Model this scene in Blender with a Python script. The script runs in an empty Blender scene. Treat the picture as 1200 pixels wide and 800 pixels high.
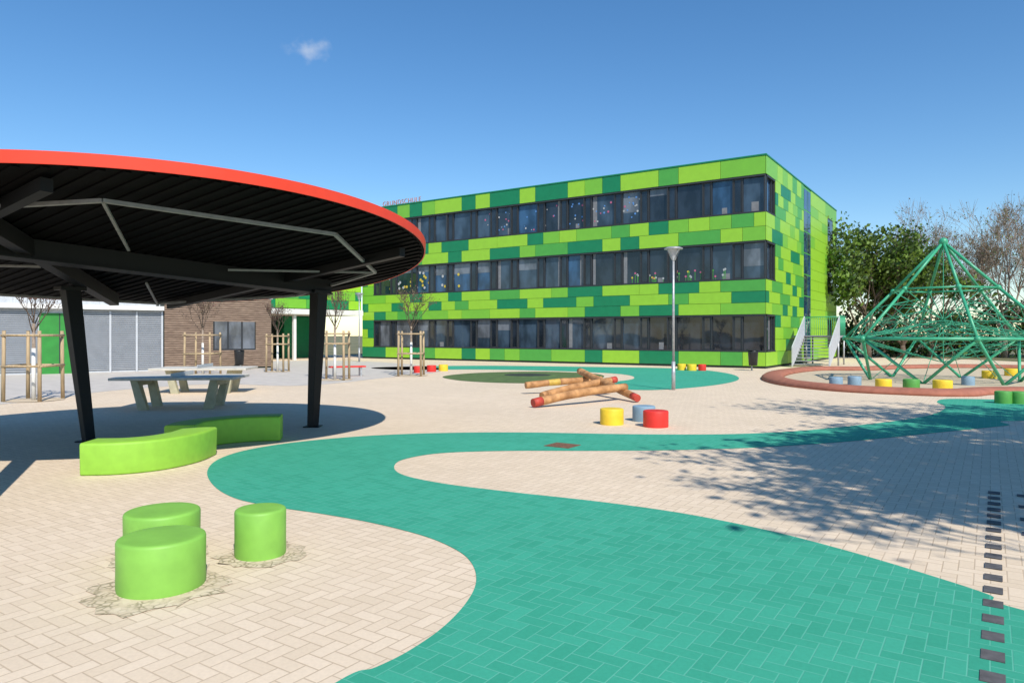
import bpy, math, random
from mathutils import Vector, Matrix, noise
from mathutils.geometry import tessellate_polygon
random.seed(7)
R=random
H=1.75
FL=831.0
def gp(bx,by):
    """survey reading (bearing, depression) -> metric ground position"""
    k=H/(by-392.0)
    return ((bx-600.0)*k, FL*k)

# ------------------------------------------------------------ materials
def nt(name):
    m=bpy.data.materials.new(name); m.use_nodes=True
    t=m.node_tree; b=t.nodes['Principled BSDF']
    return m,t,b
def mat(name,c,rough=.6,var=.12,scale=6,bump=0,metal=0,spec=.5,c2=None,detail=4,stretch=None,trans=0):
    m,t,b=nt(name)
    b.inputs['Roughness'].default_value=rough
    b.inputs['Metallic'].default_value=metal
    b.inputs['Specular IOR Level'].default_value=spec
    tc=t.nodes.new('ShaderNodeTexCoord'); n=t.nodes.new('ShaderNodeTexNoise')
    n.inputs['Scale'].default_value=scale; n.inputs['Detail'].default_value=detail
    if stretch:
        mp=t.nodes.new('ShaderNodeMapping'); mp.inputs['Scale'].default_value=stretch
        t.links.new(tc.outputs['Object'],mp.inputs['Vector']); t.links.new(mp.outputs[0],n.inputs['Vector'])
    else: t.links.new(tc.outputs['Object'],n.inputs['Vector'])
    r=t.nodes.new('ShaderNodeValToRGB')
    r.color_ramp.elements[0].position=.3; r.color_ramp.elements[1].position=.7
    a=[max(0,x*(1-var)) for x in c]; bb=[min(1,x*(1+var)) for x in (c2 or c)]
    r.color_ramp.elements[0].color=(*a,1); r.color_ramp.elements[1].color=(*bb,1)
    t.links.new(n.outputs['Fac'],r.inputs['Fac']); t.links.new(r.outputs['Color'],b.inputs['Base Color'])
    if trans:
        td=t.nodes.new('ShaderNodeBsdfTranslucent'); t.links.new(r.outputs['Color'],td.inputs['Color'])
        ms=t.nodes.new('ShaderNodeMixShader'); ms.inputs[0].default_value=trans
        t.links.new(b.outputs[0],ms.inputs[1]); t.links.new(td.outputs[0],ms.inputs[2])
        t.links.new(ms.outputs[0],t.nodes['Material Output'].inputs['Surface'])
    if bump:
        bp=t.nodes.new('ShaderNodeBump'); bp.inputs['Strength'].default_value=bump; bp.inputs['Distance'].default_value=.02
        t.links.new(n.outputs['Fac'],bp.inputs['Height']); t.links.new(bp.outputs[0],b.inputs['Normal'])
    return m

def paving(name,c1,c2,joint,stain=.12,cell=.1,rot=34.0,jw=.05,s2=.3):
    m,t,b=nt(name); N=t.nodes; L=t.links
    b.inputs['Roughness'].default_value=.85; b.inputs['Specular IOR Level'].default_value=.25
    def M(op,a,b_=None,c=None):
        n=N.new('ShaderNodeMath'); n.operation=op
        for i,v in enumerate((a,b_,c)):
            if v is None: continue
            if isinstance(v,(int,float)): n.inputs[i].default_value=v
            else: L.new(v,n.inputs[i])
        return n.outputs[0]
    g=N.new('ShaderNodeNewGeometry')
    mp=N.new('ShaderNodeMapping'); mp.vector_type='POINT'
    mp.inputs['Rotation'].default_value=(0,0,math.radians(rot)); mp.inputs['Scale'].default_value=(1,1,1)
    L.new(g.outputs['Position'],mp.inputs['Vector'])
    s=N.new('ShaderNodeSeparateXYZ'); L.new(mp.outputs[0],s.inputs[0])
    u=M('MULTIPLY',s.outputs[0],1/cell); v=M('MULTIPLY',s.outputs[1],1/cell)
    i=M('FLOOR',u); j=M('FLOOR',v); fu=M('SUBTRACT',u,i); fv=M('SUBTRACT',v,j)
    k=M('FLOORED_MODULO',M('SUBTRACT',i,j),4.0)
    k=M('ROUND',k)
    e=[M('COMPARE',k,float(q),.1) for q in range(4)]
    dL=M('MULTIPLY_ADD',e[1],10,fu); dR=M('MULTIPLY_ADD',e[0],10,M('SUBTRACT',1.0,fu))
    dB=M('MULTIPLY_ADD',e[2],10,fv); dT=M('MULTIPLY_ADD',e[3],10,M('SUBTRACT',1.0,fv))
    d=M('MINIMUM',M('MINIMUM',dL,dR),M('MINIMUM',dB,dT))
    mr=N.new('ShaderNodeMapRange'); mr.interpolation_type='SMOOTHSTEP'
    mr.inputs['From Min'].default_value=jw*.4; mr.inputs['From Max'].default_value=jw*1.6
    L.new(d,mr.inputs['Value'])
    cx=N.new('ShaderNodeCombineXYZ'); L.new(M('SUBTRACT',i,e[1]),cx.inputs[0]); L.new(M('SUBTRACT',j,e[2]),cx.inputs[1])
    wn=N.new('ShaderNodeTexWhiteNoise'); wn.noise_dimensions='3D'; L.new(cx.outputs[0],wn.inputs['Vector'])
    mix=N.new('ShaderNodeMix'); mix.data_type='RGBA'; L.new(wn.outputs['Value'],mix.inputs['Factor'])
    mix.inputs['A'].default_value=(*c1,1); mix.inputs['B'].default_value=(*c2,1)
    no=N.new('ShaderNodeTexNoise'); no.inputs['Scale'].default_value=.35; no.inputs['Detail'].default_value=8; no.inputs['Roughness'].default_value=.65
    L.new(g.outputs['Position'],no.inputs['Vector'])
    n2=N.new('ShaderNodeTexNoise'); n2.inputs['Scale'].default_value=45; n2.inputs['Detail'].default_value=3
    L.new(g.outputs['Position'],n2.inputs['Vector'])
    st=M('MULTIPLY_ADD',no.outputs['Fac'],2*stain,1-stain)
    st2=M('MULTIPLY_ADD',n2.outputs['Fac'],s2,1-s2/2)
    sv=N.new('ShaderNodeVectorMath'); sv.operation='SCALE'; L.new(mix.outputs['Result'],sv.inputs[0]); L.new(M('MULTIPLY',st,st2),sv.inputs['Scale'])
    n3=N.new('ShaderNodeTexNoise'); n3.inputs['Scale'].default_value=1.1; n3.inputs['Detail'].default_value=5
    L.new(g.outputs['Position'],n3.inputs['Vector'])
    jf=M('MULTIPLY_ADD',n3.outputs['Fac'],-1.4,1.6); jf=M('MINIMUM',jf,1.0); jf=M('MAXIMUM',jf,.4)
    jm=M('SUBTRACT',1.0,M('MULTIPLY',jf,M('SUBTRACT',1.0,mr.outputs[0])))
    m2=N.new('ShaderNodeMix'); m2.data_type='RGBA'; L.new(jm,m2.inputs['Factor'])
    m2.inputs['A'].default_value=(*joint,1); L.new(sv.outputs[0],m2.inputs['B'])
    n4=N.new('ShaderNodeTexNoise'); n4.inputs['Scale'].default_value=9; n4.inputs['Detail'].default_value=9; n4.inputs['Roughness'].default_value=.8
    L.new(g.outputs['Position'],n4.inputs['Vector'])
    sp=N.new('ShaderNodeMapRange'); sp.inputs['From Min'].default_value=.66; sp.inputs['From Max'].default_value=.74; sp.inputs['To Max'].default_value=.35; L.new(n4.outputs['Fac'],sp.inputs['Value'])
    m3=N.new('ShaderNodeMix'); m3.data_type='RGBA'; L.new(sp.outputs[0],m3.inputs['Factor']); L.new(m2.outputs['Result'],m3.inputs['A']); m3.inputs['B'].default_value=(joint[0]*.6,joint[1]*.6,joint[2]*.6,1)
    L.new(m3.outputs['Result'],b.inputs['Base Color'])
    bp=N.new('ShaderNodeBump'); bp.inputs['Strength'].default_value=.35; bp.inputs['Distance'].default_value=.003
    L.new(M('ADD',mr.outputs[0],M('MULTIPLY',n2.outputs['Fac'],.25)),bp.inputs['Height']); L.new(bp.outputs[0],b.inputs['Normal'])
    return m

def cobble(name,c1,c2,joint,scale=20):
    m,t,b=nt(name); N=t.nodes; L=t.links
    g=N.new('ShaderNodeNewGeometry'); v=N.new('ShaderNodeTexVoronoi'); v.feature='DISTANCE_TO_EDGE'; v.inputs['Scale'].default_value=scale
    v2=N.new('ShaderNodeTexVoronoi'); v2.inputs['Scale'].default_value=scale
    L.new(g.outputs['Position'],v.inputs['Vector']); L.new(g.outputs['Position'],v2.inputs['Vector'])
    mix=N.new('ShaderNodeMix'); mix.data_type='RGBA'; mix.inputs['A'].default_value=(*c1,1); mix.inputs['B'].default_value=(*c2,1)
    s=N.new('ShaderNodeSeparateColor'); L.new(v2.outputs['Color'],s.inputs[0]); L.new(s.outputs[0],mix.inputs['Factor'])
    r=N.new('ShaderNodeMapRange'); r.inputs['From Min'].default_value=.02; r.inputs['From Max'].default_value=.16; L.new(v.outputs['Distance'],r.inputs['Value'])
    n3=N.new('ShaderNodeTexNoise'); n3.inputs['Scale'].default_value=7; n3.inputs['Detail'].default_value=6; L.new(g.outputs['Position'],n3.inputs['Vector'])
    rr=N.new('ShaderNodeMapRange'); rr.inputs['From Min'].default_value=.45; rr.inputs['From Max'].default_value=.6; L.new(n3.outputs['Fac'],rr.inputs['Value'])
    mxx=N.new('ShaderNodeMath'); mxx.operation='MAXIMUM'; L.new(r.outputs[0],mxx.inputs[0]); L.new(rr.outputs[0],mxx.inputs[1])
    m2=N.new('ShaderNodeMix'); m2.data_type='RGBA'; m2.inputs['A'].default_value=(*joint,1); L.new(mix.outputs['Result'],m2.inputs['B']); L.new(mxx.outputs[0],m2.inputs['Factor'])
    L.new(m2.outputs['Result'],b.inputs['Base Color']); b.inputs['Roughness'].default_value=.9
    bp=N.new('ShaderNodeBump'); bp.inputs['Strength'].default_value=.4; bp.inputs['Distance'].default_value=.01
    L.new(mxx.outputs[0],bp.inputs['Height']); L.new(bp.outputs[0],b.inputs['Normal'])
    return m

def glassm(name,c,rough=.03,spec=.7):
    m,t,b=nt(name); b.inputs['Roughness'].default_value=rough; b.inputs['Specular IOR Level'].default_value=spec
    g=t.nodes.new('ShaderNodeTexCoord'); n=t.nodes.new('ShaderNodeTexNoise'); n.inputs['Scale'].default_value=.9; n.inputs['Detail'].default_value=3
    mp=t.nodes.new('ShaderNodeMapping'); mp.inputs['Scale'].default_value=(1.6,1.6,.8)
    t.links.new(g.outputs['Object'],mp.inputs[0]); t.links.new(mp.outputs[0],n.inputs['Vector'])
    r=t.nodes.new('ShaderNodeValToRGB'); r.color_ramp.elements[0].position=.4; r.color_ramp.elements[1].position=.62
    r.color_ramp.elements[0].color=(c[0]*.55,c[1]*.55,c[2]*.55,1); r.color_ramp.elements[1].color=(c[0]*1.3,c[1]*1.3,c[2]*1.3,1)
    t.links.new(n.outputs['Fac'],r.inputs['Fac']); t.links.new(r.outputs[0],b.inputs['Base Color'])
    nb=t.nodes.new('ShaderNodeTexNoise'); nb.inputs['Scale'].default_value=.8; nb.inputs['Detail'].default_value=1; t.links.new(g.outputs['Object'],nb.inputs['Vector'])
    bp=t.nodes.new('ShaderNodeBump'); bp.inputs['Strength'].default_value=.15; bp.inputs['Distance'].default_value=.05
    t.links.new(nb.outputs['Fac'],bp.inputs['Height']); t.links.new(bp.outputs[0],b.inputs['Normal'])
    return m

m_pave=paving('paving_beige',(.69,.555,.40),(.75,.61,.45),(.50,.385,.265),stain=.13,jw=.042,s2=.2)
m_teal=paving('paving_teal',(.038,.32,.205),(.05,.365,.24),(.11,.42,.30),stain=.15,jw=.035,s2=.2)
m_grey=mat('pavement_grey',(.54,.49,.43),.9,.1,2)
m_earth=mat('earth_grass',(.10,.13,.04),.95,.35,.4,c2=(.2,.17,.09))
m_turf=mat('turf_olive',(.085,.14,.04),.95,.25,3)
m_tramp=mat('trampoline_mat',(.03,.035,.03),.8,.2,3)
m_sand=mat('sand',(.56,.45,.31),.95,.12,5,bump=.3)
m_cob=cobble('cobble',(.58,.46,.32),(.68,.56,.41),(.32,.26,.16))
m_terra=mat('rubber_kerb_terracotta',(.36,.13,.08),.8,.15,4)
m_lime=mat('panel_lime',(.29,.56,.035),.4,.04,3)
m_mid=mat('panel_mid_green',(.075,.35,.055),.4,.05,3)
m_dark=mat('panel_dark_green',(.006,.20,.08),.4,.06,3)
m_fresh=mat('panel_fresh_green',(.18,.47,.04),.4,.04,3)
m_anth=mat('anthracite_aluminium',(.028,.031,.035),.5,.1,3)
m_core=mat('dark_backing',(.02,.03,.022),.8,.1,3)
m_black=mat('black_steel',(.006,.0065,.007),.55,.2,3,spec=.3)
m_deck=mat('black_deck',(.0025,.0025,.003),.8,.2,3,spec=.08)
m_red=mat('red_paint',(.76,.06,.03),.5,.05,3,spec=.3)
m_galv=mat('galvanised_steel',(.42,.43,.44),.45,.15,12,metal=.4)
m_brace=mat('brace_steel',(.20,.20,.20),.5,.15,12)
m_lgrey=mat('light_grey_metal',(.5,.52,.54),.5,.08,5)
m_curt=mat('curtain',(.20,.20,.21),.8,.15,5)
m_white=mat('white_render',(.72,.71,.67),.8,.05,2)
m_benchg=mat('rubber_lime',(.27,.54,.05),.6,.06,9,bump=.05)
m_stool=mat('rubber_lime_stool',(.22,.48,.07),.55,.08,7,bump=.05)
m_yel=mat('rubber_yellow',(.80,.55,.03),.55,.07,8)
m_blu=mat('rubber_greyblue',(.22,.33,.42),.6,.08,8)
m_sred=mat('rubber_red',(.68,.03,.02),.55,.07,8)
m_sgrn=mat('rubber_green',(.09,.32,.06),.55,.07,8)
m_wood=mat('stake_wood',(.42,.31,.18),.8,.25,5,stretch=(6,6,.6))
m_log=mat('log_wood',(.40,.18,.06),.7,.3,4,c2=(.48,.25,.10))
m_logr=mat('log_red',(.46,.05,.03),.6,.2,6); m_logy=mat('log_yellow',(.55,.36,.06),.6,.2,6)
m_slat=mat('slat_wood',(.21,.135,.095),.8,.3,3,c2=(.27,.19,.135),stretch=(1,1,12))
m_bark=mat('bark',(.12,.085,.06),.9,.3,12,bump=.4)
m_barkl=mat('bark_pale',(.27,.21,.16),.9,.3,12)
m_conc=mat('concrete',(.55,.52,.45),.9,.12,6,bump=.2,spec=.2)
m_concg=mat('concrete_leg',(.42,.40,.28),.85,.15,6,bump=.2)
m_net=mat('net_green_tube',(.05,.36,.19),.4,.08,5)
m_rope=mat('net_green_rope',(.04,.30,.17),.8,.15,30)
m_bin=mat('bin_dark',(.02,.022,.025),.4,.1,8)
m_louv=mat('louvre_grey',(.33,.345,.37),.5,.08,3)
m_door=mat('door_green',(.03,.24,.035),.5,.1,3)
m_iron=mat('manhole_iron',(.20,.10,.06),.8,.25,20,bump=.4)
m_dkpav=mat('dark_paver',(.095,.09,.09),.85,.3,14)
m_glass=[glassm('glass_dark',(.018,.026,.038)),glassm('glass_mid',(.042,.068,.10)),glassm('glass_blind',(.13,.145,.17),.1),glassm('glass_blue',(.03,.08,.16))]  # opaque panes: blue-grey reflections painted into the dark, mid and blue base colours
def leafm(name,c):
    return mat(name,c,.6,.4,.9,detail=3,trans=.3)
m_leaf1=leafm('leaf_spring',(.14,.22,.03)); m_leaf2=leafm('leaf_dark',(.05,.10,.022)); m_leaf3=leafm('leaf_bud',(.22,.16,.085)); m_leafr=leafm('leaf_red_bud',(.16,.05,.045))

# ------------------------------------------------------------ mesh builder
class MB:
    def __init__(s): s.v=[]; s.f=[]; s.m=[]; s.mats=[]; s.sm=[]
    def mi(s,m):
        if m not in s.mats: s.mats.append(m)
        return s.mats.index(m)
    def face(s,pts,m,smooth=False):
        b=len(s.v); s.v+= [tuple(p) for p in pts]; s.f.append(tuple(range(b,b+len(pts)))); s.m.append(s.mi(m)); s.sm.append(smooth)
    def hexa(s,p,m):
        b=len(s.v); s.v+=[tuple(q) for q in p]; k=s.mi(m)
        for f in ((0,3,2,1),(4,5,6,7),(0,1,5,4),(1,2,6,5),(2,3,7,6),(3,0,4,7)):
            s.f.append(tuple(b+i for i in f)); s.m.append(k); s.sm.append(False)
    def box(s,O,u,n,a,bb,z,m):
        def P(x,y,w): return (O[0]+u[0]*x+n[0]*y,O[1]+u[1]*x+n[1]*y,w+(O[2] if len(O)>2 else 0))
        s.hexa([P(a[0],bb[0],z[0]),P(a[1],bb[0],z[0]),P(a[1],bb[1],z[0]),P(a[0],bb[1],z[0]),
                P(a[0],bb[0],z[1]),P(a[1],bb[0],z[1]),P(a[1],bb[1],z[1]),P(a[0],bb[1],z[1])],m)
    def cone(s,p0,p1,r0,r1,m,n=8,caps=True,smooth=True):
        p0=Vector(p0);p1=Vector(p1); d=p1-p0
        if d.length<1e-6: return
        d.normalize(); a=Vector((0,0,1)) if abs(d.z)<.9 else Vector((1,0,0))
        x=d.cross(a).normalized(); y=d.cross(x); b=len(s.v); k=s.mi(m)
        for p,r in ((p0,r0),(p1,r1)):
            for i in range(n):
                t=2*math.pi*i/n; s.v.append(tuple(p+x*(r*math.cos(t))+y*(r*math.sin(t))))
        for i in range(n):
            j=(i+1)%n; s.f.append((b+i,b+j,b+n+j,b+n+i)); s.m.append(k); s.sm.append(smooth)
        if caps:
            s.f.append(tuple(b+i for i in range(n))[::-1]); s.m.append(k); s.sm.append(False)
            s.f.append(tuple(b+n+i for i in range(n))); s.m.append(k); s.sm.append(False)
    def lathe(s,c,prof,m,n=40,zf=None,smooth=True):
        b=len(s.v); k=s.mi(m)
        for r,z in prof:
            for i in range(n):
                t=2*math.pi*i/n; x=c[0]+r*math.cos(t); y=c[1]+r*math.sin(t)
                s.v.append((x,y,c[2]+z+(zf(x,y) if zf else 0)))
        for q in range(len(prof)-1):
            for i in range(n):
                j=(i+1)%n; s.f.append((b+q*n+i,b+q*n+j,b+(q+1)*n+j,b+(q+1)*n+i)); s.m.append(k); s.sm.append(smooth)
    def ball(s,c,r,m,n=10):
        s.lathe(c,[(max(.0005,r*math.sin(math.pi*i/8)),-r*math.cos(math.pi*i/8)) for i in range(9)],m,n)
    def sweep(s,path,sec,m,closed=False,smooth=True):
        n=len(path); b=len(s.v); k=s.mi(m); q=len(sec)
        for i,p in enumerate(path):
            a=path[(i-1)%n] if (closed or i>0) else p; c=path[(i+1)%n] if (closed or i<n-1) else p
            t=Vector((c[0]-a[0],c[1]-a[1])).normalized(); nn=(-t[1],t[0])
            for w,z in sec: s.v.append((p[0]+nn[0]*w,p[1]+nn[1]*w,z))
        for i in range(n if closed else n-1):
            i2=(i+1)%n
            for j in range(q):
                j2=(j+1)%q; s.f.append((b+i*q+j,b+i*q+j2,b+i2*q+j2,b+i2*q+j)); s.m.append(k); s.sm.append(smooth)
        if not closed:
            s.f.append(tuple(b+j for j in range(q))[::-1]); s.m.append(k); s.sm.append(False)
            s.f.append(tuple(b+(n-1)*q+j for j in range(q))); s.m.append(k); s.sm.append(False)
    def build(s,name,parent=None,bevel=0,recalc=False):
        me=bpy.data.meshes.new(name); me.from_pydata(s.v,[],s.f)
        for m in s.mats: me.materials.append(m)
        me.polygons.foreach_set('material_index',s.m); me.polygons.foreach_set('use_smooth',s.sm); me.update()
        if recalc:
            import bmesh
            bm=bmesh.new(); bm.from_mesh(me); bmesh.ops.recalc_face_normals(bm,faces=bm.faces); bm.to_mesh(me); bm.free()
        o=bpy.data.objects.new(name,me); bpy.context.scene.collection.objects.link(o)
        if parent: o.parent=parent
        if bevel:
            md=o.modifiers.new('bevel','BEVEL'); md.width=bevel; md.segments=2; md.limit_method='ANGLE'
        return o
def empty(name):
    o=bpy.data.objects.new(name,None); bpy.context.scene.collection.objects.link(o); return o
def spline(pts,closed=True,n=8):
    out=[]; N=len(pts)
    rng=range(N) if closed else range(N-1)
    for i in rng:
        g=lambda k: pts[k%N] if closed else pts[max(0,min(N-1,k))]
        p0,p1,p2,p3=g(i-1),g(i),g(i+1),g(i+2)
        for q in range(n):
            t=q/n
            out.append(tuple(.5*((2*p1[a])+(-p0[a]+p2[a])*t+(2*p0[a]-5*p1[a]+4*p2[a]-p3[a])*t*t+(-p0[a]+3*p1[a]-3*p2[a]+p3[a])*t**3) for a in (0,1)))
    if not closed: out.append(tuple(pts[-1]))
    return out
def sheet(name,poly,z,m):
    tr=tessellate_polygon([[Vector((p[0],p[1],0)) for p in poly]])
    me=bpy.data.meshes.new(name); me.from_pydata([(p[0],p[1],z) for p in poly],[],[tuple(t) for t in tr]); me.materials.append(m); me.update()
    import bmesh
    bm=bmesh.new(); bm.from_mesh(me)
    for f in bm.faces:
        f.normal_update()
        if f.normal.z<0: f.normal_flip()
    bm.to_mesh(me); bm.free()
    o=bpy.data.objects.new(name,me); bpy.context.scene.collection.objects.link(o); return o

# ------------------------------------------------------------ ground
sheet('ground',[(-900,-900),(900,-900),(900,900),(-900,900)],0,m_earth)
sheet('pavement',[(-60,-25),(45,-25),(32,50),(22,60),(-60,60)],.004,m_pave)
outer=[(395,800),(440,783),(480,763),(520,735),(547,706),(558,682),(553,661),(535,645),(498,629),(440,614),(380,603),(320,594),(275,584),(250,569),(243,552),(257,538),(292,527),(350,518),(430,511),(520,507.5),(620,507),(740,509),(850,509),(930,505.5),(1000,499),(1060,492),(1095,485),(1108,477),(1098,471),(1110,467.5),(1160,468),(1230,470)]
inner=[(1230,494),(1180,499),(1100,507),(1000,517),(900,524),(800,527.5),(700,528.5),(600,528.5),(520,531),(475,538),(462,547),(473,557),(520,567),(600,577),(700,588),(800,602),(900,622),(1000,648),(1100,678),(1160,698),(1200,716)]
W=[gp(*p) for p in outer]+[(19,14),(19,11.5)]+[gp(*p) for p in inner]+[(4.3,3.4),(4.6,1.6),(3.6,-.4),(1.2,-1.4),(-.9,-.6),(-1.5,1.0),(-1.35,2.6)]
sheet('teal_path',spline(W),.008,m_teal)
P2=[(440,430.5),(560,428.5),(700,430),(800,432),(850,437),(866,444),(840,451),(770,457),(715,455),(700,450),(742,444),(728,438.5),(660,435),(560,433),(470,433.5)]
sheet('teal_path.001',spline([gp(*p) for p in P2]),.008,m_teal)
P3=[(520,441),(560,437),(630,435.5),(690,437.5),(708,441),(690,446),(640,449),(580,448.5),(535,445.5)]
sheet('artificial_turf',spline([gp(*p) for p in P3]),.012,m_turf)
c=gp(618,440.0)
b=MB(); b.lathe((c[0],c[1],0),[(.001,.03),(1.0,.03)],m_tramp); b.lathe((c[0],c[1],0),[(1.0,.03),(1.2,.035),(1.3,.012)],m_turf); b.build('ground_trampoline')
P4=[(-200,500),(-60,482),(0,474),(60,468),(130,458),(250,450),(350,452),(440,444),(520,433),(440,424),(330,423),(100,432),(-200,445)]
sheet('pavement_grey_strip',spline([gp(*p) for p in P4]),.0080,m_grey)
P5=[(1010,434),(955,434),(918,438),(905,444),(925,451),(980,457.5),(1050,461.5),(1120,463.5),(1190,461)]
pk=[gp(*p) for p in P5]+[(23,20),(27,24),(29,31),(25,37),(20,36.5)]
pk=spline(pk)
sheet('sand_pit',pk,.012,m_sand)
b=MB(); sec=[(-.42,.0),(-.40,.10),(-.3,.17),(-.1,.2),(.1,.2),(.3,.17),(.40,.10),(.42,0)]
b.sweep(pk,sec,m_terra,closed=True); b.build('sand_pit_kerb',recalc=True)
c=gp(659,522.5); b=MB(); b.box((c[0],c[1]),(.829,-.559),(.559,.829),(-.22,.22),(-.2,.2),(.009,.016),m_iron)
for i in range(5): b.box((c[0],c[1]),(.829,-.559),(.559,.829),(-.19,.19),(-.17+i*.075,-.14+i*.075),(.016,.02),m_iron)
b.build('drain_cover')
A=(.563,.826); Nn=(.826,-.563); b=MB()
for i in range(20):
    s=i*.30-.6
    O=(2.44+A[0]*s,3.6+A[1]*s); b.box(O,A,Nn,(-.07,.07),(-.055,.055),(.009,.0125),m_dkpav)
    if i>12 and i%2: b.box((O[0]+.25*Nn[0],O[1]+.25*Nn[1]),A,Nn,(-.06,.06),(-.045,.045),(.009,.0125),m_dkpav)
b.build('dark_paver_line')
def blob(name,cx,cy,r,z,m,j=.18):
    pts=[(cx+r*(1+R.uniform(-j,j))*math.cos(t),cy+r*(1+R.uniform(-j,j))*math.sin(t)) for t in [2*math.pi*i/30 for i in range(30)]]
    sheet(name,pts,z,m)
blob('cobble_patch',-2.44,4.9,.46,.0085,m_cob,.24); blob('cobble_patch.001',-2.0,5.62,.32,.0086,m_cob,.24); blob('cobble_patch.002',-2.78,5.66,.38,.0087,m_cob,.2)

# ------------------------------------------------------------ main building
C=(13.0,36.35); U=(-.829,.5592); Nf=(-.5592,-.829); S=(.5592,.829); Ns=(.829,-.5592)
LF=29.04; LS=20.0; HT=11.0
bld=empty('green_school_building')
rows_w=[(.85,2.8),(4.6,6.6),(8.05,10.0)]
span=[(.12,.85,1),(2.8,4.6,3),(6.6,8.05,2),(10.0,10.93,1)]
b=MB()
b.box(C,U,S,(.32,LF-.02),(.32,LS-.02),(0,HT-.25),m_core)
for z0,z1,_ in span:
    b.box(C,U,Nf,(0,LF),(-.3,0),(z0 if z0>.5 else 0,z1),m_core)
    b.box(C,S,Ns,(.3,LS),(-.3,0),(z0 if z0>.5 else 0,z1),m_core)
for z0,z1 in rows_w:
    b.box(C,U,Nf,(27.9,LF),(-.3,0),(z0,z1),m_core)
    b.box(C,S,Ns,(1.9,LS),(-.3,0),(z0,z1),m_core)
b.build('walls',bld)
b=MB(); b.box(C,U,S,(-.06,LF),(-.06,LS),(10.94,11.02),m_dark); b.box(C,U,S,(.6,LF-.6),(.6,LS-.6),(10.7,10.75),m_grey); b.build('roof_cap',bld)
pm=[m_lime,m_fresh,m_mid,m_dark]
b=MB()
def panels(O,u,n,x0,x1,z0,z1,rows,wts,mod=1.16,single=.5):
    h=(z1-z0)/rows; prevrow={}
    for r in range(rows):
        x=x0-(mod/2 if r%2 else 0) ; last=None; g=.009; cur={}
        while x<x1-.02:
            w=mod if R.random()<single else mod*2
            for _ in range(8):
                k=R.choices(range(4),wts)[0]
                # light and dark tones tend to alternate along a course
                if last is not None and last<=1 and k<=1 and R.random()<.35: continue
                if last is not None and last>=2 and k>=2 and R.random()<.7: continue
                key=int(x/mod)
                if k!=last and (k==0 or prevrow.get(key)!=k): break
            last=k
            cur[key]=k; cur[key+1]=k
            a=max(x,x0); e=min(x+w,x1)
            if x1-e<.3: e=x1
            if e-a>.1:
                b.box(O,u,n,(a+g,e-g),(.004,.035),(z0+r*h+g,z0+(r+1)*h-g),pm[k])
            x=max(e,x+w)
        prevrow=cur
wf=(.44,.16,.22,.18)
for z0,z1,r in span: panels(C,U,Nf,0,LF,z0,z1,r,wf); 
for z0,z1 in rows_w: panels(C,U,Nf,27.9,LF,z0,z1,3,wf)
wsd=(.58,.16,.13,.13)
for z0,z1,r in span: panels(C,S,Ns,0,8.8,z0,z1,r,wsd); panels(C,S,Ns,10.9,LS,z0,z1,r,(.85,.15,0,0),2.4)
for z0,z1 in rows_w:
    panels(C,S,Ns,1.9,8.8,z0,z1,3,wsd); panels(C,S,Ns,10.9,16.5,z0,z1,3,(.85,.15,0,0),2.4); panels(C,S,Ns,18.5,LS,z0,z1,3,(.85,.15,0,0),2.4)
b.build('facade_panels',bld)
b=MB()
def band(O,u,n,x0,x1,z0,z1,blue=0):
    b.box(O,u,n,(x0,x1),(-.2,.045),(z0,z0+.07),m_anth); b.box(O,u,n,(x0,x1),(-.2,.02),(z1-.09,z1),m_anth)
    x=x0; i=0; mode=1
    while x<x1-.05:
        w=[1.15,.48,1.15,.48,1.5,.48][i%6]; 
        if x+w>x1-.3: w=x1-x
        b.box(O,u,n,(x,x+.07),(-.19,-.07 if i%6 else -.01),(z0+.07,z1-.09),m_anth)
        if w<.6:
            b.box(O,u,n,(x+.07,x+w),(-.19,-.10),(z0+.07,z1-.09),m_anth)
            b.box(O,u,n,(x+.13,x+w-.06),(-.10,-.095),(z0+.14,z1-.16),m_glass[0])
        else:
            if R.random()<.5: mode=R.choices([0,1,2,3],[.24,.44,.08,.20+blue])[0]
            k=mode
            b.box(O,u,n,(x+.07,x+w),(-.19,-.16),(z0+.07,z1-.09),m_glass[k])
            q=R.random()
            if q<.3:
                hh=R.choice([.2,.35,.35,.6])*(z1-z0)
                b.box(O,u,n,(x+.09,x+w-.02),(-.155,-.15),(z1-.09-hh,z1-.1),m_glass[2])
            elif q<.5:
                cw=R.uniform(.12,.28); xx=x+.09 if R.random()<.5 else x+w-.04-cw
                b.box(O,u,n,(xx,xx+cw),(-.155,-.15),(z0+.1,z1-.1),m_curt)
            elif q<.65:
                xx=x+R.uniform(.15,.5); b.box(O,u,n,(xx,xx+R.uniform(.2,.45)),(-.155,-.15),(z0+.08,z0+R.uniform(.25,.6)),m_curt)
        x+=w; i+=1
    b.box(O,u,n,(x1-.06,x1),(-.19,-.01),(z0+.07,z1-.09),m_anth)
for z0,z1 in rows_w:
    band(C,U,Nf,.02,27.9,z0,z1,.3 if z0>8 else 0); band(C,S,Ns,.25,1.9,z0,z1)
b.box(C,S,Ns,(8.8,10.9),(.005,.02),(.1,10.9),m_mid)
for i in range(8):
    for j in range(2):
        b.box(C,S,Ns,(8.88+j*1.0,8.88+j*1.0+.92),(.02,.03),(.2+i*1.33,.2+i*1.33+1.25),m_glass[3 if (i+j)%3 else 1])
for z0,z1 in rows_w[1:]: 
    b.box(C,S,Ns,(16.5,18.5),(.004,.03),(z0,z1),m_anth)
    b.box(C,S,Ns,(16.6,18.4),(.03,.034),(z0+.1,z1-.1),m_glass[0])
b.build('windows',bld)
b=MB()
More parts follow.
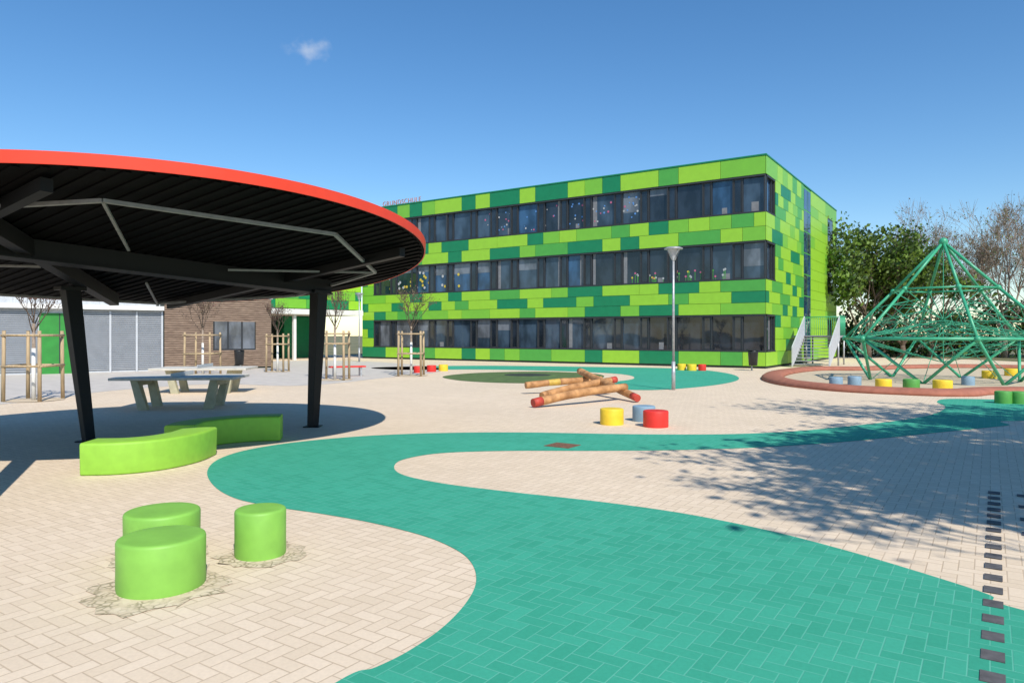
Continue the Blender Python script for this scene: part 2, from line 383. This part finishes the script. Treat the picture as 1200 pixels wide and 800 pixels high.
am=[mat('art_'+n,c,.6,.02) for n,c in (('yellow',(.6,.45,.05)),('green',(.08,.32,.07)),('white',(.45,.45,.45)),('blue',(.10,.25,.55)),('pink',(.5,.12,.22)))]
def dot(t,z,r,m):
    O=(C[0]+U[0]*t+Nf[0]*-.14,C[1]+U[1]*t+Nf[1]*-.14)
    pts=[(O[0]+U[0]*r*math.cos(a),O[1]+U[1]*r*math.cos(a),z+r*math.sin(a)) for a in [2*math.pi*i/8 for i in range(8)]]
    b.face(pts,m)
for i in range(36):
    t=R.uniform(20,27); z=R.uniform(5.0,6.1); dot(t,z,.1,R.choice([am[0],am[2]])); 
for i in range(46):
    t=R.uniform(1,7.5); z=R.uniform(4.85,5.25); dot(t,z,.06,R.choice([am[0],am[4],am[2],am[1]])); b.box(C,U,Nf,(t-.015,t+.015),(-.15,-.145),(4.7,z-.05),am[1])
for i in range(90):
    dot(R.uniform(7,18),R.uniform(8.3,9.7),R.uniform(.03,.07),R.choice([am[3],am[2],am[3],am[4]]))
b.build('window_decorations',bld)
cu=bpy.data.curves.new('rooftop_sign','FONT'); cu.body='GRUNDSCHULE'; cu.size=.48; cu.extrude=.02; cu.space_character=1.1
ro=bpy.data.objects.new('rooftop_sign',cu); bpy.context.scene.collection.objects.link(ro)
cu.materials.append(mat('sign_orange',(.42,.20,.15),.6,.1,4)); ro.rotation_euler=(math.pi/2,0,math.atan2(-U[1],-U[0]))
ro.location=(C[0]+U[0]*27.0,C[1]+U[1]*27.0,11.02)

# link building
lk=empty('link_building'); A0=Vector((-16.6,46.5)); B0=Vector((-11.07,52.58)); d=(B0-A0); LL=d.length; d.normalize(); nn=Vector((d.y,-d.x))
b=MB()
b.box(A0,d,nn,(0,LL),(-6,-5.8),(0,3.2),m_core)
b.box(A0,d,nn,(0,LL-.1),(-6,-.05),(3.55,6.9),m_core)
b.box(A0,d,nn,(-.3,LL-.1),(-5.9,.2),(3.15,3.5),m_white)
b.box(A0,d,nn,(-.3,.3),(-5.7,.1),(0,3.15),m_white)
b.box(A0,d,nn,(2.6,2.8),(-.3,-.1),(0,3.15),m_white)
b.box(A0,d,nn,(4.4,7.6),(-5.7,-4.5),(0,3.1),m_dark)
b.build('walls',lk)
b=MB(); panels(A0,d,nn,0,LL-.15,3.55,6.8,5,(.1,.1,.3,.5)); b.build('facade_panels',lk)

# left wing
lw=empty('wood_clad_wing_building'); A1=Vector((-31.1,23.3)); B1=Vector((-12.66,37.3)); d=(B1-A1); LL=d.length; d.normalize(); nn=Vector((d.y,-d.x))
def T(px):
    k=(px-600)/FL
    return (k*A1.y-A1.x)/(d.x-k*d.y)
b=MB(); t1=T(192)
b.box(A1,d,nn,(t1,LL),(-8,0),(0,3.6),m_core)
b.box(A1,d,nn,(t1-.02,LL+.06),(-8,.06),(3.602,3.75),m_lgrey)
b.box(A1,d,nn,(0,t1-.03),(-8,-.1),(0,2.9),m_lgrey)
b.box(A1,d,nn,(0,t1-.03),(-8,.25),(2.9,3.1),m_white)
b.box(A1,d,nn,(0,t1-.03),(-8,-1.6),(3.1,4.6),m_lgrey)
b.box(A1,d,nn,(0,t1-.03),(-8,-1.3),(4.6,4.8),m_white)
b.build('walls',lw)
b=MB(); z=.1
tw0,tw1=T(250),T(299)
while z<3.55:
    segs=[(t1,LL)] if (z<.95 or z>2.4) else [(t1,tw0),(tw1,LL)]
    for a,e in segs: b.box(A1,d,nn,(a+.02,e-.02),(.004,.04),(z,z+.085),m_slat)
    z+=.11
b.build('wood_slats',lw)
b=MB()
b.box(A1,d,nn,(tw0,tw1),(.004,.03),(.95,2.5),m_anth)
q=(tw1-tw0)/3
for i in range(3): b.box(A1,d,nn,(tw0+i*q+.06,tw0+(i+1)*q-.04),(.03,.034),(1.03,2.42),m_glass[2])
tl0,tl1=T(97),T(190)
z=.15
while z<2.8:
    b.box(A1,d,nn,(tl0,tl1),(-.095,-.02),(z,z+.05),m_louv); z+=.09
for i in range(4):
    x=tl0+(tl1-tl0)*i/3; b.box(A1,d,nn,(x-.04,x+.04),(-.097,.02),(0,2.85),m_lgrey)
z=.15
tm=T(44)
while z<2.8:
    b.box(A1,d,nn,(0,tm),(-.095,-.02),(z,z+.05),m_louv); z+=.09
b.box(A1,d,nn,(T(46),T(95)),(-.098,-.05),(0,2.7),m_door); b.box(A1,d,nn,(T(70)-.02,T(70)+.02),(-.05,-.045),(0,2.7),m_anth)
x=.2
while x<t1-1.2:
    b.box(A1,d,nn,(x,x+1.1),(-1.598,-1.57),(3.5,4.5),m_glass[R.choice([0,1,2])]); x+=1.3
x=0
while x<t1: 
    b.box(A1,d,nn,(x,x+.03),(.15,.18),(3.1,3.95),m_lgrey); x+=.25
b.box(A1,d,nn,(0,t1),(.14,.19),(3.95,4.0),m_lgrey)
b.build('windows_and_louvres',lw)

# ------------------------------------------------------------ canopy
can=empty('round_canopy_shelter'); CC=(-5.9,11.2); RR=4.5
def rz(x,y): return 2.94+.056*(x+5.9)-.095*(y-11.2)
b=MB()
b.lathe((CC[0],CC[1],0),[(.001,.08),(RR-.02,.08)],m_deck,96,zf=rz,smooth=False)
b.lathe((CC[0],CC[1],0),[(.001,.0),(RR-.03,.0)],m_deck,96,zf=rz,smooth=False)
b.build('roof_deck',can)
b=MB(); b.lathe((CC[0],CC[1],0),[(RR-.02,-.01),(RR,-.012),(RR+.005,.115),(RR-.02,.12)],m_red,160,zf=rz,smooth=False)
b.lathe((CC[0],CC[1],0),[(RR-.025,.12),(RR-.027,-.012)],m_deck,160,zf=rz,smooth=False)
b.build('red_fascia',can)
def seg(p,q,w,h,drop,m,mb):
    p=Vector(p);q=Vector(q); dd=(q-p).normalized(); nx=Vector((-dd.y,dd.x))*w/2
    pts=[]
    for lev in (-drop-h,-drop):
        for P in (p-nx,q-nx,q+nx,p+nx): pts.append((P.x,P.y,rz(P.x,P.y)+lev))
    mb.hexa(pts,m)
b=MB()
ax=Vector((.575,.818)); px=Vector((-.818,.575)); cc=Vector(CC)
k=-4.3
while k<4.3:
    hl=math.sqrt(max(0,(RR-.08)**2-k*k)); c0=cc+ax*k
    if hl>.3: seg(c0-px*hl,c0+px*hl,.07,.02,.002,m_deck,b)
    k+=.2
b.build('roof_ribs',can)
b=MB()
pA=Vector((-3.75,13.45)); pA0=pA-ax*9.0
cutA=pA+ax*.35
seg(pA0+ax*1.6,cutA,.16,.26,.04,m_black,b)
seg(pA0+ax*1.6,cutA,.24,.02,.30,m_black,b)
p1t=Vector((-7.15,11.75)); p3t=Vector((-5.9,7.5)); dv=(p1t-p3t).normalized()
seg(p3t-dv*.5,p1t+dv*2.2,.16,.22,.045,m_black,b)
for off in (-2.6,2.4):
    c0=cc+ax*off; hl=math.sqrt(RR**2-off*off)-.4; seg(c0-px*hl,c0+px*hl,.12,.14,.05,m_black,b)
b.build('beams',can)
b=MB(); n=8; rp=3.75; pts=[cc+Vector((math.cos(2*math.pi*(i+.5)/n),math.sin(2*math.pi*(i+.5)/n)))*rp for i in range(n)]
for i in range(n):
    seg(pts[i],pts[(i+1)%n],.05,.04,.12,m_brace,b)
for i in range(0,n,2): seg(pts[i],cc+(pts[i]-cc)*.35,.035,.03,.13,m_brace,b)
b.build('bracing',can)
def post(bx,by,tx,ty,name):
    m=MB(); tz=rz(tx,ty)-.3
    L=[]
    for (x,y,z,w,dp) in ((bx,by,0.0,.15,.16),(tx,ty,tz,.24,.24)):
        u=ax; v=px
        for a,c2 in ((-1,-1),(1,-1),(1,1),(-1,1)):
            L.append((x+u.x*a*w/2+v.x*c2*dp/2,y+u.y*a*w/2+v.y*c2*dp/2,z))
    m.hexa(L,m_black)
    m.box((bx,by),(1,0),(0,1),(-.15,.15),(-.15,.15),(.005,.025),m_black)
    m.box((tx,ty),(ax.x,ax.y),(px.x,px.y),(-.2,.2),(-.14,.14),(tz-.02,tz+.05),m_black)
    m.build(name,can,bevel=.01)
post(-6.94,11.63,-7.35,11.8,'post_1'); post(-3.78,13.46,-3.68,13.5,'post_2'); post(-4.75,5.85,-6.05,7.9,'post_3')

# ------------------------------------------------------------ stools
def stool(name,x,y,r,h,m):
    b=MB()
    b.lathe((x,y,.004),[(r*.985,0),(r,.03),(r*.995,h*.5),(r,h-.022),(r-.006,h-.008),(r-.018,h-.001),(r-.03,h+.001),(r*.5,h+.003),(.001,h+.003)],m,48)
    return b.build(name)
k=0
for (x,y,r,h,m) in [(-2.44,4.94,.285,.35,m_stool),(-2.79,5.66,.28,.35,m_stool),(-2.0,5.64,.195,.37,m_stool)]:
    stool('round_stool' if k==0 else 'round_stool.%03d'%k,x,y,r,h,m); k+=1
for (px_,py_,wpx,m) in [(719,499,28,m_yel),(757,495,27,m_blu),(771.5,502,30,m_sred),
    (983,453,15,m_blu),(1005,452,15,m_blu),(1040,456,18,m_yel),(1073,456,18,m_sgrn),(1111,457.5,21,m_yel),(1139,452,14,m_blu),(1182,473.5,18,m_sgrn),(1201,474,18,m_sgrn),
    (505,436,11,m_sred),(519,435,11,m_yel),(800,434,10,m_yel),(812,434.5,11,m_yel),(824,434.5,9,m_sred),(489,437,10,m_sred),(1165,444,16,m_yel),(1192,441,16,m_yel)]:
    X,Y=gp(px_,py_); r=wpx*Y/FL/2
    stool('round_stool.%03d'%k,X,Y+r,r,.31,m); k+=1

def rsec(w,h,r=.035,n=4):
    s=[]
    for cx,cz,a0 in ((w/2-r,h-r,0),(-w/2+r,h-r,90)):
        for i in range(n+1):
            a=math.radians(a0+90*i/n); s.append((cx+r*math.cos(a),cz+r*math.sin(a)))
    s+=[(-w/2+.01,.02),(-w/2+.03,.005),(w/2-.03,.005),(w/2-.01,.02)]
    return s
b=MB(); b.sweep(spline([(-5.36,8.98),(-4.98,9.03),(-4.66,9.28),(-4.5,9.75),(-4.52,10.3)],False,8),rsec(.47,.41),m_benchg); b.build('curved_bench',bevel=.02,recalc=True)
b=MB(); b.sweep(spline([(-4.92,10.5),(-4.95,10.95),(-4.75,11.4),(-4.35,11.72),(-3.85,11.85)],False,8),rsec(.45,.41),m_benchg); b.build('curved_bench.001',bevel=.02,recalc=True)

def pingpong(name,cx,cy,ang):
    b=MB(); u=(math.cos(ang),math.sin(ang)); v=(-u[1],u[0]); O=(cx,cy)
    b.box(O,u,v,(-1.37,1.37),(-.76,.76),(.70,.76),m_conc)
    b.box(O,u,v,(-.008,.008),(-.78,.78),(.761,.86),m_lgrey)
    for s in (-1,1):
        def P(a,c,z): return (O[0]+u[0]*a+v[0]*c,O[1]+u[1]*a+v[1]*c,z)
        a0=s*.72; a1=s*.88
        for c0,c1,e0,e1 in ((-.5,-.36,-.6,-.36),(.36,.5,.36,.6)):
            b.hexa([P(a0-.11,c0,0),P(a0+.11,c0,0),P(a0+.11,c1,0),P(a0-.11,c1,0),P(a1-.08,e0,.70),P(a1+.08,e0,.70),P(a1+.08,e1,.70),P(a1-.08,e1,.70)],m_concg)
        b.box(O,u,v,(a1-.07,a1+.07),(-.358,.358),(.56,.698),m_concg)
    b.build(name,bevel=.012)
pingpong('table_tennis_table',-7.9,17.0,.12); pingpong('table_tennis_table.001',-9.3,21.5,.12)

# ------------------------------------------------------------ climbing logs
b=MB()
def log(p,q,r,bands,mb,bend=.06):
    p=Vector(p);q=Vector(q); n=14; prev=p
    side=Vector((R.uniform(-1,1),R.uniform(-1,1),R.uniform(.0,.6)))*bend
    for i in range(n):
        t=(i+1)/n; nx=p.lerp(q,t)+side*math.sin(math.pi*t*1.3)
        m=m_log
        if i in bands: m=bands[i]
        mb.cone(prev,nx,r*(1+.05*math.sin(i*1.3)),r*(1+.05*math.sin((i+1)*1.3)),m,10,caps=(i in(0,n-1))); prev=nx
log((.50,16.9,.12),(3.1,18.9,.40),.105,{0:m_logr},b,.1)
log((.40,20.8,.26),(2.75,21.7,.40),.10,{4:m_logy,5:m_logy},b,.08)
log((2.1,22.0,.62),(3.2,18.2,.13),.10,{13:m_logr},b,.1)
log((.8,19.0,.11),(2.95,20.6,.46),.10,{13:m_logr},b,.08)
b.build('climbing_logs')

# ------------------------------------------------------------ lamps
def lamp(name,x,y,h):
    b=MB(); b.cone((x,y,0),(x,y,.9),.06,.06,m_galv,14); b.cone((x,y,.9),(x,y,h-.35),.042,.034,m_galv,12)
    b.lathe((x,y,h-.42),[(.04,0),(.06,.04),(.1,.2),(.2,.36)],m_lgrey,24)
    b.lathe((x,y,h-.06),[(.2,0),(.29,.0),(.29,.03),(.2,.07),(.001,.09)],m_galv,28)
    for a in range(4):
        t=a*math.pi/2+.4; b.cone((x+.06*math.cos(t),y+.06*math.sin(t),h-.4),(x+.25*math.cos(t),y+.25*math.sin(t),h-.05),.01,.01,m_galv,5)
    b.build(name)
lamp('street_lamp',5.1,22.4,4.5)
X,Y=gp(421,424); lamp('street_lamp.001',X,Y,4.4)

def bin_(name,px_,py_):
    X,Y=gp(px_,py_); b=MB()
    b.box((X,Y),(1,0),(0,1),(-.03,.03),(-.03,.03),(0,1.0),m_galv)
    b.lathe((X,Y-.18,.25),[(.001,0),(.2,0),(.24,.65),(.25,.7),(.22,.72),(.001,.72)],m_bin,18)
    b.box((X,Y-.18),(1,0),(0,1),(-.26,.26),(-.26,.26),(1.0,1.03),m_bin)
    b.build(name)
bin_('litter_bin',282,433); bin_('litter_bin.001',881,434)

X,Y=gp(407,441); b=MB()
b.box((X,Y),(.9,.43),(-.43,.9),(-.75,.75),(-.2,.2),(.38,.44),m_sred)
for s in (-.55,.55): b.box((X,Y),(.9,.43),(-.43,.9),(s-.04,s+.04),(-.16,.16),(0,.38),m_galv)
b.build('red_bench',bevel=.01)

# ------------------------------------------------------------ trees
def branch(mb,p,dirv,L,r,depth,m,tips,spread=.55,up=.12,minr=.006,kids=(2,4)):
    n=3; prev=p; d=dirv.normalized()
    for i in range(n):
        d=(d+Vector((R.uniform(-1,1),R.uniform(-1,1),R.uniform(-.6,1)))*.13+Vector((0,0,up*.3))).normalized()
        nx=prev+d*(L/n); r0=r*(1-.5*i/n); r1=r*(1-.5*(i+1)/n)
        mb.cone(prev,nx,r0,r1,m,6 if r>.04 else 3,caps=False); prev=nx
        if depth==0 and i<n-1: tips.append(prev.copy())
        if depth>0 and i>0:
            for q in range(R.randint(0,2)):
                a=Vector((R.uniform(-1,1),R.uniform(-1,1),R.uniform(-.2,.8))).normalized()
                branch(mb,prev,(d*.6+a*spread*1.3),L*R.uniform(.45,.7),max(minr,r1*.55),depth-1,m,tips,spread,up,minr,kids)
    if depth>0:
        for q in range(R.randint(*kids)):
            a=Vector((R.uniform(-1,1),R.uniform(-1,1),R.uniform(-.3,.8))).normalized()
            branch(mb,prev,d+a*spread,L*R.uniform(.6,.85),max(minr,r*.5),depth-1,m,tips,spread,up,minr,kids)
    else: tips.append(prev)
def leaves(mb,pts,num,rad,size,mats):
    for _ in range(num):
        p=R.choice(pts)+Vector((R.gauss(0,rad),R.gauss(0,rad),R.gauss(0,rad*.8)))
        if p.z<.1: p.z=.1
        a=Vector((R.gauss(0,1),R.gauss(0,1),R.gauss(0,1))).normalized(); c2=a.orthogonal().normalized(); e=a.cross(c2); s=size*R.uniform(.6,1.4)
        mb.face([p-c2*s,p+e*s*.6,p+c2*s,p-e*s*.6],R.choice(mats))
def tree(name,x,y,h,r,trunk=.3,depth=3,leafn=0,lrad=.4,lsize=.12,lm=(),bark=None,spread=.55,up=.12,kids=(2,4),nl=5,minr=.006):
    bark=bark or m_bark; b=MB(); tips=[]
    p=Vector((x,y,0)); top=Vector((x+R.uniform(-.1,.1),y,h*trunk))
    b.cone(p,top,r*1.2,r*.8,bark,10)
    for i in range(nl):
        a=2*math.pi*(i+R.random()*.6)/nl
        dv=Vector((math.cos(a)*spread*1.2,math.sin(a)*spread*1.2,1))
        branch(b,top-Vector((0,0,R.uniform(0,.1)*h*trunk)),dv,h*(1-trunk)*R.uniform(.38,.5),r*.5,depth,bark,tips,spread,up,minr,kids)
    branch(b,top,Vector((0,0,1)),h*(1-trunk)*.5,r*.6,depth,bark,tips,spread,up,minr,kids)
    if leafn: leaves(b,tips,leafn,lrad,lsize,lm)
    return b.build(name)
def sapling(name,px_,py_,w,hs,ht,k=0):
    X,Y=gp(px_,py_); e=empty(name); b=MB(); q=w/2
    Y+=q
    cs=[(-q,-q),(q,-q),(q,q),(-q,q)]
    for cx,cy in cs: b.cone((X+cx,Y+cy,0),(X+cx*.97,Y+cy*.97,hs),.05,.044,m_wood,8)
    for z in (hs-.12,hs*.5 if w>.9 else hs-.5):
        for i in range(4):
            a,c2=cs[i],cs[(i+1)%4]; b.cone((X+a[0]*1.05,Y+a[1]*1.05,z),(X+c2[0]*1.05,Y+c2[1]*1.05,z),.035,.035,m_wood,6)
    b.build('stakes',e); b=MB(); tips=[]
    b.cone((X,Y,0),(X,Y,hs+.2),.05,.04,m_barkl,8)
    b.cone((X,Y,hs*.0+.02),(X,Y,hs*.75),.056,.048,m_white,8)
    for i in range(7):
        a=i*.9+R.random(); branch(b,Vector((X,Y,hs+R.uniform(-.1,.25))),Vector((math.cos(a)*.6,math.sin(a)*.6,1)),(ht-hs)*.45,.022,2,m_bark,tips,.5,minr=.006)
    leaves(b,tips,420,.07,.03,[m_leafr,m_leaf3]); b.build('tree',e)
    blob('soil_patch.%03d'%k,X,Y,w*.75,.016,m_sand,.05)
sapling('staked_sapling',25,471,.95,1.85,3.2,1); sapling('staked_sapling.001',231,440,1.1,1.85,3.6,2); sapling('staked_sapling.002',322,436,.8,1.8,3.2,3)
sapling('staked_sapling.003',389,446,.9,1.9,3.6,4); sapling('staked_sapling.004',480,441,.95,1.9,3.6,5)
tree('leafy_tree',25.6,51,7.6,.2,.16,3,9000,.28,.15,[m_leaf1,m_leaf1,m_leaf2],spread=.6)
tree('leafy_tree.001',29.0,52.5,6.9,.2,.14,3,9000,.28,.15,[m_leaf2,m_leaf1],spread=.6)
for i,(x,y,h) in enumerate([(33,56,9.0),(37.5,54,9.8),(42,57,9.8),(40,48,8.0),(46,52,9.0)]):
    tree('budding_tree' if i==0 else 'budding_tree.%03d'%i,x,y,h,.2,.2,4,2200,.10,.07,[m_leaf3,m_leaf3,m_leaf1],bark=m_barkl,spread=.6,kids=(2,3),minr=.012)
b=MB(); tips=[]
for i in range(420):
    x=R.uniform(22,66); y=60-.25*(x-22)+R.uniform(-2,2)
    hh=3.6+.9*math.sin(x*.7)+.5*math.sin(x*1.9)
    tips.append(Vector((x,y,R.uniform(.2,hh))))
    b.cone((x,y,0),(x+R.uniform(-.6,.6),y,R.uniform(1.5,hh)),.03,.01,m_bark,4)
leaves(b,tips,24000,.45,.17,[m_leaf1,m_leaf2,m_leaf3,m_leaf1,m_leaf2]); b.build('shrub_hedge')
R.seed(21)
tree('plane_tree',9.8,2.9,8.5,.24,.30,4,11000,.2,.10,[m_leaf1],spread=.62,kids=(2,3),minr=.02)
tree('plane_tree.001',14.0,4.6,9.5,.24,.30,4,11000,.2,.10,[m_leaf1],spread=.62,kids=(2,3),minr=.02)
tree('plane_tree.002',8.3,1.0,7.6,.2,.34,4,7000,.18,.09,[m_leaf1],spread=.58,kids=(2,3),minr=.015)

# ------------------------------------------------------------ climbing net
cn=empty('climbing_net_pyramid'); NX,NY=16.3,26.8
b=MB(); ap=Vector((NX,NY,5.25)); mid=[];low=[];bot=[]
for i in range(6):
    a=2*math.pi*i/6+.25
    mid.append(Vector((NX+1.75*math.cos(a),NY+1.75*math.sin(a),3.45)))
    low.append(Vector((NX+3.6*math.cos(a),NY+3.6*math.sin(a),1.6)))
    a+=math.pi/6; bot.append(Vector((NX+2.5*math.cos(a),NY+2.5*math.sin(a),0)))
rt=.055
for i in range(6):
    j=(i+1)%6
    b.cone(ap,mid[i],rt,rt,m_net,8); b.cone(mid[i],low[i],rt,rt,m_net,8); b.cone(mid[i],mid[j],rt*.7,rt*.7,m_net,6); b.cone(low[i],low[j],rt,rt,m_net,8)
    b.cone(low[i],bot[i],rt,rt,m_net,8); b.cone(low[j],bot[i],rt,rt,m_net,8)
    b.ball(low[i],.11,m_net); b.ball(mid[i],.10,m_net)
b.ball(ap,.16,m_net); b.build('steel_frame',cn)
b=MB(); rr=.013
ctr=Vector((NX,NY,2.3))
def net(a,c2,e,n):
    for i in range(1,n):
        t=i/n
        b.cone(a.lerp(c2,t),a.lerp(e,t),rr,rr,m_rope,4,False); b.cone(c2.lerp(a,t),c2.lerp(e,t),rr,rr,m_rope,4,False); b.cone(e.lerp(a,t),e.lerp(c2,t),rr,rr,m_rope,4,False)
cl=Vector((NX,NY,.7))
for i in range(6):
    j=(i+1)%6
    net(ctr,low[i],low[j],4); net(ctr,mid[i],low[i],3); net(mid[i],low[i],low[j],3)
    b.cone(ctr,low[i],rr*1.5,rr*1.5,m_rope,4,False); b.cone(ctr,mid[i],rr*1.5,rr*1.5,m_rope,4,False)
    b.cone(bot[i],ctr,rr,rr,m_rope,4,False); b.cone(cl,low[i],rr,rr,m_rope,4,False)
    if i%2==0: net(cl,low[i],low[j],4)
b.cone(ap,cl,rr*1.5,rr*1.5,m_rope,4,False)
b.build('ropes',cn)

# ------------------------------------------------------------ external stair
b=MB(); O=(15.2,38.4); a=S; n=Ns; W_=1.9
nst=10
for i in range(nst):
    b.box(O,a,n,(i*.28,i*.28+.27),(.06,W_-.06),((i+1)*.17-.03,(i+1)*.17),m_galv)
def P(x,y,z): return (O[0]+a[0]*x+n[0]*y,O[1]+a[1]*x+n[1]*y,z)
L=nst*.28; Z=nst*.17
for y0,y1 in ((0,.05),(W_-.05,W_)):
    b.hexa([P(-.25,y0,.02),P(L,y0,Z-.25),P(L,y1,Z-.25),P(-.25,y1,.02),P(-.25,y0,1.1),P(L,y0,Z+1.1),P(L,y1,Z+1.1),P(-.25,y1,1.1)],m_lgrey)
b.box(O,a,n,(L+.003,L+2),(-.9,W_),(Z-.12,Z),m_galv)
for x in (L+.1,L+1.9):
    for y in (.1,W_-.1): b.cone(P(x,y,0),P(x,y,Z-.12),.05,.05,m_galv,8)
x=0
while x<=2: b.cone(P(L+x,W_-.03,Z),P(L+x,W_-.03,Z+1.1),.012,.012,m_net,5); x+=.12
y=-.8
while y<=W_: b.cone(P(L+2,y,Z),P(L+2,y,Z+1.1),.012,.012,m_net,5); y+=.12
b.cone(P(L,W_-.03,Z+1.1),P(L+2,W_-.03,Z+1.1),.03,.03,m_net,6); b.cone(P(L+2,-.8,Z+1.1),P(L+2,W_,Z+1.1),.03,.03,m_net,6)
b.build('external_staircase')

# ------------------------------------------------------------ light + sky
el=math.radians(45); hx,hy=.38,-.925
w=bpy.data.worlds.new('World'); bpy.context.scene.world=w; w.use_nodes=True; t=w.node_tree; N=t.nodes; Lk=t.links
bg=N['Background']; bg.inputs['Strength'].default_value=.15
sky=N.new('ShaderNodeTexSky'); sky.sky_type='NISHITA'; sky.sun_disc=False; sky.sun_elevation=el; sky.sun_rotation=math.atan2(hx,hy)
sky.air_density=1.05; sky.dust_density=.05; sky.ozone_density=3.6
hs=N.new('ShaderNodeHueSaturation'); hs.inputs['Saturation'].default_value=1.22; Lk.new(sky.outputs[0],hs.inputs['Color'])
tc=N.new('ShaderNodeTexCoord'); sub=N.new('ShaderNodeVectorMath'); sub.operation='SUBTRACT'; sub.inputs[1].default_value=(-.2569,.897,.3605)
nm=N.new('ShaderNodeVectorMath'); nm.operation='NORMALIZE'; Lk.new(tc.outputs['Generated'],nm.inputs[0]); Lk.new(nm.outputs[0],sub.inputs[0])
sc=N.new('ShaderNodeVectorMath'); sc.operation='MULTIPLY'; sc.inputs[1].default_value=(42,42,85); Lk.new(sub.outputs[0],sc.inputs[0])
ln=N.new('ShaderNodeVectorMath'); ln.operation='LENGTH'; Lk.new(sc.outputs[0],ln.inputs[0])
nz=N.new('ShaderNodeTexNoise'); nz.inputs['Scale'].default_value=55; nz.inputs['Detail'].default_value=6; Lk.new(nm.outputs[0],nz.inputs['Vector'])
ad=N.new('ShaderNodeMath'); ad.operation='MULTIPLY_ADD'; ad.inputs[1].default_value=-3.2; ad.inputs[2].default_value=2.1; Lk.new(nz.outputs['Fac'],ad.inputs[0])
ad2=N.new('ShaderNodeMath'); ad2.operation='ADD'; Lk.new(ad.outputs[0],ad2.inputs[0]); Lk.new(ln.outputs['Value'],ad2.inputs[1])
mr=N.new('ShaderNodeMapRange'); mr.interpolation_type='SMOOTHSTEP'; mr.inputs['From Min'].default_value=1.7; mr.inputs['From Max'].default_value=-.2; mr.inputs['To Max'].default_value=.45; Lk.new(ad2.outputs[0],mr.inputs['Value'])
mx=N.new('ShaderNodeMix'); mx.data_type='RGBA'; Lk.new(mr.outputs[0],mx.inputs['Factor']); Lk.new(hs.outputs[0],mx.inputs['A']); mx.inputs['B'].default_value=(5,5.3,5.8,1)
Lk.new(mx.outputs['Result'],bg.inputs['Color'])
sl=bpy.data.lights.new('sun','SUN'); sl.energy=5.0; sl.angle=math.radians(.5); sl.color=(1,.95,.87)
so=bpy.data.objects.new('sun',sl); bpy.context.scene.collection.objects.link(so)
dirv=Vector((hx*math.cos(el),hy*math.cos(el),math.sin(el))); so.rotation_euler=dirv.to_track_quat('Z','Y').to_euler()
so.location=(20,-40,40)
cam=bpy.data.cameras.new('camera'); co=bpy.data.objects.new('camera',cam); bpy.context.scene.collection.objects.link(co)
cam.lens=24.93; cam.sensor_width=36; cam.shift_y=-.0067; cam.clip_start=.05; cam.clip_end=3000
co.location=(0,0,H); co.rotation_euler=(math.pi/2,0,0)
sc_=bpy.context.scene; sc_.camera=co
sc_.view_settings.view_transform='Standard'; sc_.view_settings.look='None'; sc_.view_settings.exposure=0
